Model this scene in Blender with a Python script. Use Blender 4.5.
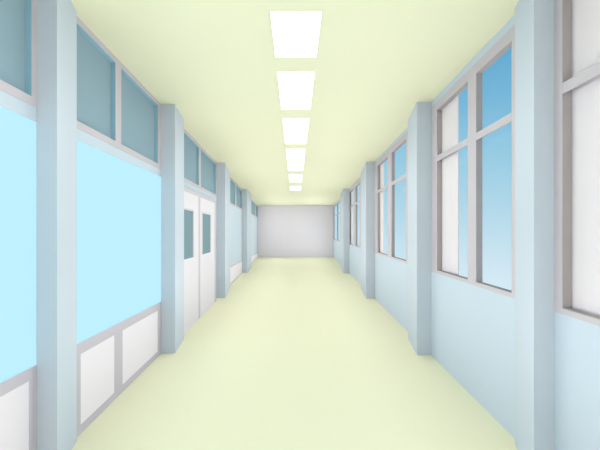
import bpy, bmesh, math
from mathutils import Vector

scene = bpy.context.scene
C = scene.collection
for o in list(bpy.data.objects):
    bpy.data.objects.remove(o)

# ------------------------------------------------------------------ camera
F = 450.0                       # focal length in pixels of a 600 x 450 frame
CAM_Z = 1.5
cd = bpy.data.cameras.new('camera')
cam = bpy.data.objects.new('camera', cd)
C.objects.link(cam)
cam.location = (0, 0, CAM_Z)
cam.rotation_euler = (math.pi / 2, 0, 0)
cd.sensor_fit = 'HORIZONTAL'
cd.sensor_width = 36.0
cd.lens = F / 600.0 * 36.0
cd.shift_x = 4.5 / 600.0
cd.shift_y = 6.0 / 600.0
cd.clip_start = 0.05
cd.clip_end = 300
scene.camera = cam

# ------------------------------------------------------------------ world: a clear sky that pales towards the horizon
def srgb(h):
    v = [int(h[i:i + 2], 16) / 255.0 for i in (0, 2, 4)]
    return tuple(x / 12.92 if x <= 0.04045 else ((x + 0.055) / 1.055) ** 2.4 for x in v)

world = bpy.data.worlds.new('sky')
scene.world = world
world.use_nodes = True
nt = world.node_tree
nt.nodes.clear()
wo = nt.nodes.new('ShaderNodeOutputWorld')
bg = nt.nodes.new('ShaderNodeBackground')
tc = nt.nodes.new('ShaderNodeTexCoord')
sp = nt.nodes.new('ShaderNodeSeparateXYZ')
mr = nt.nodes.new('ShaderNodeMapRange')
mr.inputs['From Min'].default_value = -0.15
mr.inputs['From Max'].default_value = 0.35
cr = nt.nodes.new('ShaderNodeValToRGB')
SKY = [(0.0, 'DDF1FA'), (0.16, 'CFE7F3'), (0.38, 'B4DAEB'), (0.62, '95CBE3'), (0.82, '78B8DA'), (1.0, '62ABD2')]
el = cr.color_ramp.elements
el[0].position, el[0].color = SKY[0][0], (*srgb(SKY[0][1]), 1)
el[1].position, el[1].color = SKY[-1][0], (*srgb(SKY[-1][1]), 1)
for p, h in SKY[1:-1]:
    e = el.new(p)
    e.color = (*srgb(h), 1)
nt.links.new(tc.outputs['Generated'], sp.inputs[0])
nt.links.new(sp.outputs['Z'], mr.inputs['Value'])
nt.links.new(mr.outputs[0], cr.inputs[0])
nt.links.new(cr.outputs[0], bg.inputs['Color'])
bg.inputs['Strength'].default_value = 1
nt.links.new(bg.outputs[0], wo.inputs[0])

LAMP = 1.50                      # radiance of the ceiling lamps
LIGHT_RGB = (1.0, 0.97, 0.97)
# watts of added unseen fill lights, zone by zone from behind the viewer to the far end
ZONES = [(-2.4, 0.2), (0.2, 2.8), (2.8, 5.6), (5.6, 10.0), (10.0, 15.0), (15.0, 20.0), (20.0, 24.0), (24.0, 25.1)]
WATTS = [53.17, 33.18, 22.03, 27.97, 25.55, 23.45, 31.15, 46.45]
for (z0, z1), watts in zip(ZONES, WATTS):
    cnt = max(1, round((z1 - z0) / 1.1))
    for i in range(cnt if watts > 0 else 0):
        for s, h in ((-1, -1), (1, -1), (-1, 1), (1, 1)):
            yy = z0 + (i + (0.25 if s * h > 0 else 0.75)) * (z1 - z0) / cnt
            ld = bpy.data.lights.new('fill_light', 'POINT')  # bare fill point hung in mid-air, no fixture belongs to it
            ld.energy = watts / 4
            ld.shadow_soft_size = 0.0
            ld.color = LIGHT_RGB
            lo = bpy.data.objects.new('fill_light', ld)
            C.objects.link(lo)
            lo.location = (s * (0.72 + 0.010 * yy), yy, 1.5 + 0.62 * h)

vs = scene.view_settings
scene.display_settings.display_device = 'sRGB'
vs.view_transform = 'Standard'
vs.look = 'None'
vs.exposure = 0
vs.gamma = 1.0
vs.use_curve_mapping = False

# ------------------------------------------------------------------ materials
ALB = {
    'floor_vinyl': (0.612, 0.616, 0.459),
    'ceiling_board': (0.636, 0.641, 0.479),
    'end_wall_paint': (0.636, 0.615, 0.672),
    'pale_blue_wall_paint': (0.449, 0.526, 0.607),
    'pilaster_paint': (0.450, 0.507, 0.572),
    'grey_frame_enamel': (0.459, 0.434, 0.471),
    'grey_rail_enamel': (0.453, 0.431, 0.484),
    'dark_grey_recess_shade': (0.333, 0.308, 0.313),
    'dark_teal_recess_shade': (0.233, 0.409, 0.500),
    'teal_frosted_glass': (0.226, 0.325, 0.387),
    'white_laminate': (0.675, 0.641, 0.697),
    'door_enamel': (0.593, 0.575, 0.623),
    'door_glass_teal': (0.168, 0.258, 0.296),
    'white_blind_cloth': (0.634, 0.600, 0.638),
}

def mat(name, rgb, rough=0.9, spec=0.0, emit=None, estr=0.0, grain=0.0):
    m = bpy.data.materials.new(name)
    m.use_nodes = True
    n = m.node_tree
    b = n.nodes['Principled BSDF']
    if name in ALB:
        rgb = ALB[name]
    col = (*rgb, 1) if not isinstance(rgb, str) else (*srgb(rgb), 1)
    b.inputs['Base Color'].default_value = col
    b.inputs['Roughness'].default_value = rough
    b.inputs['Specular IOR Level'].default_value = spec
    if grain:
        t = n.nodes.new('ShaderNodeTexCoord')
        ns = n.nodes.new('ShaderNodeTexNoise')
        ns.inputs['Scale'].default_value = 9
        ns.inputs['Detail'].default_value = 3
        mp = n.nodes.new('ShaderNodeMapRange')
        mp.inputs['To Min'].default_value = 1 - grain
        mp.inputs['To Max'].default_value = 1 + grain
        vm = n.nodes.new('ShaderNodeVectorMath')
        vm.operation = 'SCALE'
        vm.inputs[0].default_value = col[:3]
        n.links.new(t.outputs['Object'], ns.inputs['Vector'])
        n.links.new(ns.outputs['Fac'], mp.inputs['Value'])
        n.links.new(mp.outputs[0], vm.inputs['Scale'])
        n.links.new(vm.outputs[0], b.inputs['Base Color'])
    if emit:
        b.inputs['Emission Color'].default_value = (*srgb(emit), 1)
        b.inputs['Emission Strength'].default_value = estr
    return m

M = {}
M['floor'] = mat('floor_vinyl', 'E9EECC', grain=0.006)
M['ceiling'] = mat('ceiling_board', 'E9EECC', grain=0.006)
M['end'] = mat('end_wall_paint', 'DCDADA', grain=0.006)
M['wall'] = mat('pale_blue_wall_paint', 'C9DCE3', grain=0.006)
M['pilaster'] = mat('pilaster_paint', 'D9E6EA', grain=0.004)
M['frame'] = mat('grey_frame_enamel', 'CBCACC')
M['rail'] = mat('grey_rail_enamel', 'C8C8CA')
M['recess_shade'] = mat('dark_grey_recess_shade', '9E9E9E')  # shade of the window recess painted into the liner colour
M['teal_recess_shade'] = mat('dark_teal_recess_shade', '6F9CA9')  # darker teal stands for shade inside the high window recess
M['teal'] = mat('teal_frosted_glass', '8FACB3')
M['white'] = mat('white_laminate', 'E8E8E8')
M['door'] = mat('door_enamel', 'E8E8E8')
M['door_glass'] = mat('door_glass_teal', '8AABB0')
M['blind'] = mat('white_blind_cloth', 'ECECEC')
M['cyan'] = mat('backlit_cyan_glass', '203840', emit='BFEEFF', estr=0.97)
M['lamp'] = mat('lamp_diffuser', 'FFFFFF', emit='FFFFFF', estr=LAMP)
M['lamp_rim'] = mat('lamp_rim', 'F4F4F0')
M['door_trim'] = mat('pale_door_trim', (0.53, 0.50, 0.54))

g = bpy.data.materials.new('clear_window_glass')
g.use_nodes = True
n = g.node_tree
n.nodes.clear()
out = n.nodes.new('ShaderNodeOutputMaterial')
mx = n.nodes.new('ShaderNodeMixShader')
tr = n.nodes.new('ShaderNodeBsdfTransparent')
gl = n.nodes.new('ShaderNodeBsdfGlossy')
gl.inputs['Roughness'].default_value = 0.0
mx.inputs[0].default_value = 0.006
n.links.new(tr.outputs[0], mx.inputs[1])
n.links.new(gl.outputs[0], mx.inputs[2])
n.links.new(mx.outputs[0], out.inputs[0])
M['glass'] = g

# ------------------------------------------------------------------ helpers
SPLAY = 11.5 / F                # the side walls open out slightly with distance
A = {'L': 1.51, 'R': 1.50}

def wx(side, Y, off=0.0):       # X on the side wall's surface; off > 0 is into the wall
    x = A[side] + SPLAY * Y + off
    return -x if side == 'L' else x

def py(side, px):               # depth of the side wall's surface at a column of the frame
    return 1.51 * F / (284.0 - px) if side == 'L' else 1.50 * F / (px - 307.0)

def zc(Y):                      # the ceiling drops very slightly with distance
    return CAM_Z + 1.565 - 0.0048 * (Y - 3.2)

def zf(v):
    return v if callable(v) else (lambda Y: v + CAM_Z)   # numbers are metres above eye level

def add_hex(bm, pts):
    v = [bm.verts.new(p) for p in pts]
    for f in ((0, 1, 2, 3), (4, 7, 6, 5), (0, 4, 5, 1), (1, 5, 6, 2), (2, 6, 7, 3), (3, 7, 4, 0)):
        bm.faces.new([v[i] for i in f])

def wbox(bm, side, Y0, Y1, z0, z1, o0, o1):
    z0, z1 = zf(z0), zf(z1)
    pts = []
    for z in (z0, z1):
        for Y, o in ((Y0, o0), (Y1, o0), (Y1, o1), (Y0, o1)):
            pts.append((wx(side, Y, o), Y, z(Y)))
    add_hex(bm, pts)

def finish(name, bm, m, parent=None, bevel=0.0):
    bmesh.ops.recalc_face_normals(bm, faces=bm.faces[:])
    # object origin at the base centre of its own geometry
    xs = [v.co for v in bm.verts]
    c = Vector(((min(v.x for v in xs) + max(v.x for v in xs)) / 2,
                (min(v.y for v in xs) + max(v.y for v in xs)) / 2, min(v.z for v in xs)))
    base = parent.location if parent else Vector((0, 0, 0))
    for v in bm.verts:
        v.co -= c
    me = bpy.data.meshes.new(name)
    bm.to_mesh(me)
    bm.free()
    me.materials.append(m)
    o = bpy.data.objects.new(name, me)
    C.objects.link(o)
    if parent:
        p = parent
        tot = Vector((0, 0, 0))
        while p:
            tot += p.location
            p = p.parent
        o.parent = parent
        o.location = c - tot
    else:
        o.location = c
    if bevel:
        b = o.modifiers.new('bevel', 'BEVEL')
        b.width = bevel
        b.segments = 2
        b.limit_method = 'ANGLE'
    return o

def tag(o, label, cat, group=None, kind=None):
    o['label'] = label
    o['category'] = cat
    if group:
        o['group'] = group
    if kind:
        o['kind'] = kind
    return o

def empty(name, loc):
    o = bpy.data.objects.new(name, None)
    o.empty_display_size = 0.1
    C.objects.link(o)
    o.location = loc
    return o

def wpart(name, m, parent, side, boxes, bevel=0.0):
    bm = bmesh.new()
    for b in boxes:
        wbox(bm, side, *b)
    return finish(name, bm, m, parent, bevel)

# ------------------------------------------------------------------ shell
Y_REAR, Y_END = -3.0, 26.0
def slab(name, m, zfun, thick, label, cat, Y1=Y_END):
    bm = bmesh.new()
    pts = []
    for dz in (0, thick):
        for Y, s in ((Y_REAR, 'L'), (Y1, 'L'), (Y1, 'R'), (Y_REAR, 'R')):
            pts.append((wx(s, Y, 0.12), Y, zfun(Y) + dz))
    add_hex(bm, pts)
    return tag(finish(name, bm, m), label, cat, kind='structure')

slab('floor', M['floor'], lambda Y: 0.0, -0.1, 'pale yellow-green corridor floor running the whole length', 'floor')
slab('ceiling', M['ceiling'], zc, 0.1, 'pale yellow-green ceiling carrying the row of lamps', 'ceiling')

def cross_wall(name, Y, m, label):
    bm = bmesh.new()
    y0, y1 = (Y, Y + 0.1)
    pts = []
    for z in (0.0, zc(Y) + (0.0 if Y > 0 else -0.0)):
        for yy, s in ((y0, 'L'), (y1, 'L'), (y1, 'R'), (y0, 'R')):
            pts.append((wx(s, yy, 0.10), yy, z))
    add_hex(bm, pts)
    return tag(finish(name, bm, m), label, 'wall', kind='structure')
cross_wall('wall_end', Y_END, M['end'], 'plain light grey wall closing the far end of the corridor')
cross_wall('wall_rear', Y_REAR - 0.1, M['end'], 'plain grey wall behind the viewer')

# left wall profile lines, metres above eye level
GT = lambda Y: min(CAM_Z + 1.515 - 0.006 * (Y - 3.3), zc(Y) - 0.03)       # top of the high glass
def SILL(Y): return CAM_Z - 0.765 - 0.0182 * Y        # top of the grey rail
def PTOP(Y):                                          # top of white lower panels
    return SILL(Y) - (0.072 if Y < 3 else 0.086 if Y < 6 else 0.03)
def PBOT(Y): return CAM_Z - (1.435 if Y < 6 else 1.475)
FL = lambda Y: 0.0
CL = zc

L = {
    'zb': 0.805, 'fb': 0.751, 'cy': 0.664,
}
D = 0.035                                             # depth of the high glass behind the frame

# wall_left : backing plus the pale painted surface below the high windows
bm = bmesh.new()
wbox(bm, 'L', Y_REAR, Y_END, FL, CL, 0.045, 0.12)
wbox(bm, 'L', Y_REAR, Y_END, FL, 0.78, 0.0, 0.045)
wbox(bm, 'L', Y_REAR, 0.6, 0.78, CL, 0.0, 0.045)
tag(finish('wall_left', bm, M['wall']), 'pale blue wall on the left, holding the doors and high teal windows', 'wall', kind='structure')

# right wall with five window openings
W_TOP = lambda Y: min(CAM_Z + 1.492, zc(Y) - 0.035)
W_IN_T = lambda Y: min(CAM_Z + 1.398 - 0.003 * max(Y - 5, 0), zc(Y) - 0.10)
W_IN_B, W_BOT = -0.455, -0.488
BAR_T, BAR_B = 0.867, 0.805
# (near frame edge, near glass edge, mullion near, mullion far, far glass edge, far frame edge)
RW = [
    (0.45, 0.60, 1.46, 1.655, 2.642, py('R', 553)),
    (3.235, 3.293, 3.987, 4.192, 5.19, py('R', 429.5)),
    (6.66, 6.80, py('R', 391.7), py('R', 388.0), py('R', 377.6), py('R', 373.5)),
    (12.4, py('R', 359.8), py('R', 355.6), py('R', 353.6), 16.4, 16.9),
    (20.0, py('R', 340.2), 22.35, 22.5, 25.2, 25.99),
]
bm = bmesh.new()
prev = Y_REAR
for w in RW:
    wbox(bm, 'R', prev, w[0], FL, CL, 0.0, 0.08)
    wbox(bm, 'R', w[0], w[5], FL, W_BOT, 0.0, 0.08)
    wbox(bm, 'R', w[0], w[5], W_TOP, CL, 0.0, 0.08)
    prev = w[5]
tag(finish('wall_right', bm, M['wall']), 'pale blue wall on the right, pierced by the tall sky windows', 'wall', kind='structure')

# ------------------------------------------------------------------ pilasters
def pilaster(num, side, Yf, px_in, px_back, Yb, label):
    xi = (px_in - 295.5) * Yf / F
    xb = (px_back - 295.5) * Yb / F
    plan = [(xi, Yf), (xb, Yb), (wx(side, Yb, 0.02), Yb)]
    plan += [(wx(side, Yf, 0.02), Yf)]
    bm = bmesh.new()
    lo = [bm.verts.new((x, y, 0.0)) for x, y in plan]
    hi = [bm.verts.new((x, y, zc(y))) for x, y in plan]
    bm.faces.new(lo)
    bm.faces.new(hi)
    n_ = len(plan)
    for i in range(n_):
        bm.faces.new((lo[i], lo[(i + 1) % n_], hi[(i + 1) % n_], hi[i]))
    o = finish('trim_%d' % num, bm, M['pilaster'])
    return tag(o, label, 'pilaster', 'pilasters along the corridor walls', kind='structure')

K = F * CAM_Z
pilaster(1, 'L', K / 246.3, 57, 76.7, K / 210.0, 'wide pale blue pilaster nearest on the left, beside the cyan panels')
pilaster(2, 'L', K / 122.3, 175, 184, K / 108.0, 'pale blue pilaster between the second cyan panel and the double doors')
pilaster(3, 'L', K / 67.0, 225.2, 230.2, K / 56.5, 'pale blue pilaster just beyond the double doors on the left')
pilaster(4, 'L', K / 41.9, 247.3, 251.3, K / 36.0, 'farthest narrow pale blue pilaster on the left wall')
pilaster(5, 'R', K / 247.7, 534, 515, K / 214.0, 'wide pale blue pilaster nearest on the right, cutting off the first window')
pilaster(6, 'R', K / 124.3, 417, 408, K / 107.5, 'pale blue pilaster between the second and third windows on the right')
pilaster(7, 'R', K / 67.8, 366, 361, K / 57.0, 'pale blue pilaster between the third and fourth windows on the right')
pilaster(8, 'R', K / 42.3, 343.4, 340.4, K / 36.0, 'farthest narrow pale blue pilaster on the right wall')

# ------------------------------------------------------------------ windows on the right
which = ['nearest on the right, cropped by the edge of view',
         'between the first and second pilasters on the right',
         'between the second and third pilasters on the right',
         'between the third and fourth pilasters on the right',
         'farthest on the right beside the end wall']
DR = 0.05
for i, (n0, g0, m0, m1, g1, n1) in enumerate(RW):
    w = empty('window_%d' % (i + 1), (wx('R', (n0 + n1) / 2), (n0 + n1) / 2, CAM_Z + W_BOT))
    tag(w, 'tall four-pane grey framed sky window ' + which[i], 'window', 'tall windows along the right wall', 'structure')
    wpart('frame', M['frame'], w, 'R', [
        (n0, g0, W_BOT, W_TOP, -0.003, 0.055), (g1, n1, W_BOT, W_TOP, -0.003, 0.055),
        (g0, g1, W_BOT, W_IN_B, -0.003, 0.055), (g0, g1, W_IN_T, W_TOP, -0.003, 0.055)])
    wpart('mullion', M['frame'], w, 'R', [(m0, m1, W_IN_B, W_IN_T, -0.003, 0.055)])
    t = 0.004
    for a, b in ((g0, m0), (m1, g1)):
        wpart('shade_liner', M['recess_shade'], w, 'R', [  # thin dark lining, recess shade put into its colour
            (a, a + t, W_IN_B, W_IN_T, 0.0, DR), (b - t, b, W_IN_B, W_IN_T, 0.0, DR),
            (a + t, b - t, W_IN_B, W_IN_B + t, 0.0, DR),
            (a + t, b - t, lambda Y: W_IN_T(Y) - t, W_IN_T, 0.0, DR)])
        wpart('transom_bar', M['frame'], w, 'R', [(a + t, b - t, BAR_B, BAR_T, -0.003, 0.012)])
        mid = (BAR_B + BAR_T) / 2
        wpart('pane', M['glass'], w, 'R', [(a, b, W_IN_B, mid, DR, DR + 0.004)])
        wpart('pane', M['glass'], w, 'R', [(a, b, mid, W_IN_T, DR, DR + 0.004)])

# flat white blinds drawn to the far end of four of the windows
for i, yb in ((0, 2.09), (1, 4.643), (2, 9.15), (3, 15.4)):
    g1 = RW[i][4]
    bm = bmesh.new()
    wbox(bm, 'R', yb, g1 + 0.02, W_IN_B - 0.02, lambda Y: W_IN_T(Y) + 0.02, DR + 0.006, DR + 0.016)
    o = finish('panel_blind', bm, M['blind'])
    tag(o, 'flat white blind in the window ' + which[i], 'blind', 'white panel blinds at the right windows')

# ------------------------------------------------------------------ left wall bays
# high windows: (near frame, near glass, mullion near, mullion far, far glass, far frame)
LW = [
    (0.6, 0.7, 1.31, 1.45, py('L', 31.5), py('L', 36)),
    (3.2, 3.262, py('L', 115.3), py('L', 121.0), py('L', 157.8), py('L', 161.5)),
    (6.3, 6.7, py('L', 198.8), py('L', 200.7), py('L', 215.7), 10.1),
    (11.95, 12.4, py('L', 235.2), py('L', 236.3), py('L', 242.9), 16.3),
    (18.3, 20.4, py('L', 254.7), py('L', 255.5), py('L', 257.7), 25.99),
]
LW[3] = (11.95, 12.4, 13.92, 14.25, 16.45, 16.6)
whichl = ['nearest on the left, cropped by the edge of view', 'above the long cyan panel between the first two pilasters',
          'above the white double doors', 'between the third and fourth pilasters on the left', 'farthest on the left beside the end wall']
FB_B = L['fb']
for i, (n0, g0, m0, m1, g1, n1) in enumerate(LW):
    w = empty('window_%d' % (i + 6), (wx('L', (n0 + n1) / 2), (n0 + n1) / 2, CAM_Z + FB_B))
    tag(w, 'high two-pane teal glass window ' + whichl[i], 'window', 'high teal windows along the left wall', 'structure')
    wpart('frame', M['frame'], w, 'L', [
        (n0, g0, FB_B, CL, -0.003, 0.045), (g1, n1, FB_B, CL, -0.003, 0.045),
        (g0, g1, FB_B, L['zb'], -0.003, 0.045), (g0, g1, GT, CL, -0.003, 0.045)])
    wpart('mullion', M['frame'], w, 'L', [(m0, m1, L['zb'], GT, -0.003, 0.045)])
    t = 0.004
    for a, b in ((g0, m0), (m1, g1)):
        wpart('shade_liner', M['teal_recess_shade'], w, 'L', [  # top and side lining with the recess shade painted in
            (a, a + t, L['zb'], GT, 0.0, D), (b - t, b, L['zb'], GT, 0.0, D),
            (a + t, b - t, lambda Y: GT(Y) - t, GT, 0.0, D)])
        wpart('pane', M['teal'], w, 'L', [(a, b, L['zb'], GT, D, D + 0.006)])

# cyan lit panels in the first two bays
for i, (a, b) in enumerate(((0.6, py('L', 36)), (3.2, py('L', 161.5)))):
    w = empty('window_%d' % (11 + i), (wx('L', (a + b) / 2), (a + b) / 2, CAM_Z - 0.8))
    tag(w, 'long bright cyan glass panel ' + ('nearest on the left, cropped by the edge of view', 'between the first two pilasters on the left')[i],
        'window', 'bright cyan panels on the left wall', 'structure')
    wpart('pane', M['cyan'], w, 'L', [(a, b, SILL, L['cy'], -0.002, 0.0)])

# lower white panels with grey rails
LP = [
    (0.6, py('L', 36), [(0.7, 1.3), (1.5, py('L', 28.2))]),
    (3.2, py('L', 161.5), [(3.33, py('L', 113.9)), (py('L', 122), py('L', 157.4))]),
    (11.95, 16.3, [(12.0, 16.25)]),
    (18.3, 25.99, [(18.4, 25.98)]),
]
for i, (a, b, ps) in enumerate(LP):
    w = empty('trim_%d' % (9 + i), (wx('L', (a + b) / 2), (a + b) / 2, 0))
    tag(w, 'low grey rail and white panels ' + ('below the nearest cyan panel', 'below the cyan panel between the first two pilasters',
        'just beyond the double doors on the left', 'at the far end of the left wall')[i],
        'panelling', 'low white panelling on the left wall', 'structure')
    boxes = [(a, b, PTOP, SILL, -0.006, 0.0), (a, b, FL, PBOT, -0.006, 0.0)]
    edges = [a] + [v for p in ps for v in p] + [b]
    for k in range(0, len(edges), 2):
        boxes.append((edges[k], edges[k + 1], PBOT, PTOP, -0.006, 0.0))
    wpart('rail_frame', M['rail'], w, 'L', boxes)
    for p0, p1 in ps:
        wpart('panel', M['white'], w, 'L', [(p0, p1, PBOT, PTOP, -0.004, 0.0)])

# double doors in the third bay
PO = 0.055                       # the door set stands this proud of the wall
SC = (1.51 - PO) / 1.51
def pd(px):
    return py('L', px) * SC
DT, HT = 0.605 * SC, 0.665 * SC
Yd = [6.3, pd(197.9), pd(200.0), pd(214.4), pd(216.2)]
w = empty('trim_13', (wx('L', 8.1), 8.1, 0))
tag(w, 'grey door frame around the white double doors on the left', 'door frame', kind='structure')
wpart('header', M['frame'], w, 'L', [(6.3, Yd[4], DT, HT, -PO, 0.0)])
wpart('centre_post', M['rail'], w, 'L', [(Yd[1] + 0.03, Yd[2], FL, DT, -PO, 0.0)])
wpart('jamb', M['rail'], w, 'L', [(Yd[3], Yd[4], FL, DT, -PO, 0.0)])
doors = [
    (Yd[0], Yd[1] + 0.03, 6.45, pd(193.0), 'white sliding door with a narrow teal pane, nearer of the pair on the left'),
    (Yd[2], Yd[3], pd(202.3), pd(210.3), 'white sliding door with a narrow teal pane, farther of the pair on the left'),
]
ZT, ZB = 0.325 * SC, -0.434 * SC
for k, (a, b, p0, p1, lab) in enumerate(doors):
    d = empty('door_%d' % (k + 1), (wx('L', (a + b) / 2), (a + b) / 2, 0))
    tag(d, lab, 'door', kind='structure')
    q = -PO - 0.003
    leaf = wpart('leaf', M['door'], d, 'L', [
        (a, p0, FL, DT, q, -0.02), (p1, b, FL, DT, q, -0.02),
        (p0, p1, FL, ZB, q, -0.02), (p0, p1, ZT, DT, q, -0.02)])
    t = 0.028
    wpart('pane_trim', M['door_trim'], leaf, 'L', [
        (p1, p1 + 2 * t, ZB, ZT, q - 0.003, q), (p0 - 2 * t, p0, ZB, ZT, q - 0.003, q),
        (p0 - 2 * t, p1 + 2 * t, ZT, ZT + t, q - 0.003, q)])
    wpart('pane', M['door_glass'], leaf, 'L', [(p0, p1, ZB, ZT, q + 0.008, q + 0.014)])

# ------------------------------------------------------------------ ceiling lamps
spans = [(3.20, 4.03), (4.39, 5.73), (6.19, 7.93), (8.42, 11.33), (12.1, 13.85), (15.15, 16.6)]
ords = ['nearest of the six, above the first pilasters', 'second from the viewer', 'third from the viewer',
        'fourth and longest lamp, before the two small ones', 'fifth, next to the last', 'farthest and smallest looking, closest to the end wall']
for (a, b), lab in zip(spans, ords):
    hw = 0.185
    o = empty('ceiling_lamp', (0, (a + b) / 2, zc((a + b) / 2)))
    tag(o, 'flush white rectangular ceiling lamp, ' + lab, 'ceiling lamp', 'row of ceiling lamps')
    def cbox(bm, x0, x1, y0, y1, d0, d1):
        pts = []
        for d in (d0, d1):
            for x, y in ((x0, y0), (x0, y1), (x1, y1), (x1, y0)):
                pts.append((x + 0.004, y, zc(y) - d))
        add_hex(bm, pts)
    r = 0.003
    bm = bmesh.new()
    cbox(bm, -hw, hw, a, a + r, 0, 0.006)
    cbox(bm, -hw, hw, b - r, b, 0, 0.006)
    cbox(bm, -hw, -hw + r, a + r, b - r, 0, 0.006)
    cbox(bm, hw - r, hw, a + r, b - r, 0, 0.006)
    finish('rim', bm, M['lamp_rim'], o)
    bm = bmesh.new()
    cbox(bm, -hw + r, hw - r, a + r, b - r, 0, 0.005)
    finish('diffuser', bm, M['lamp'], o)
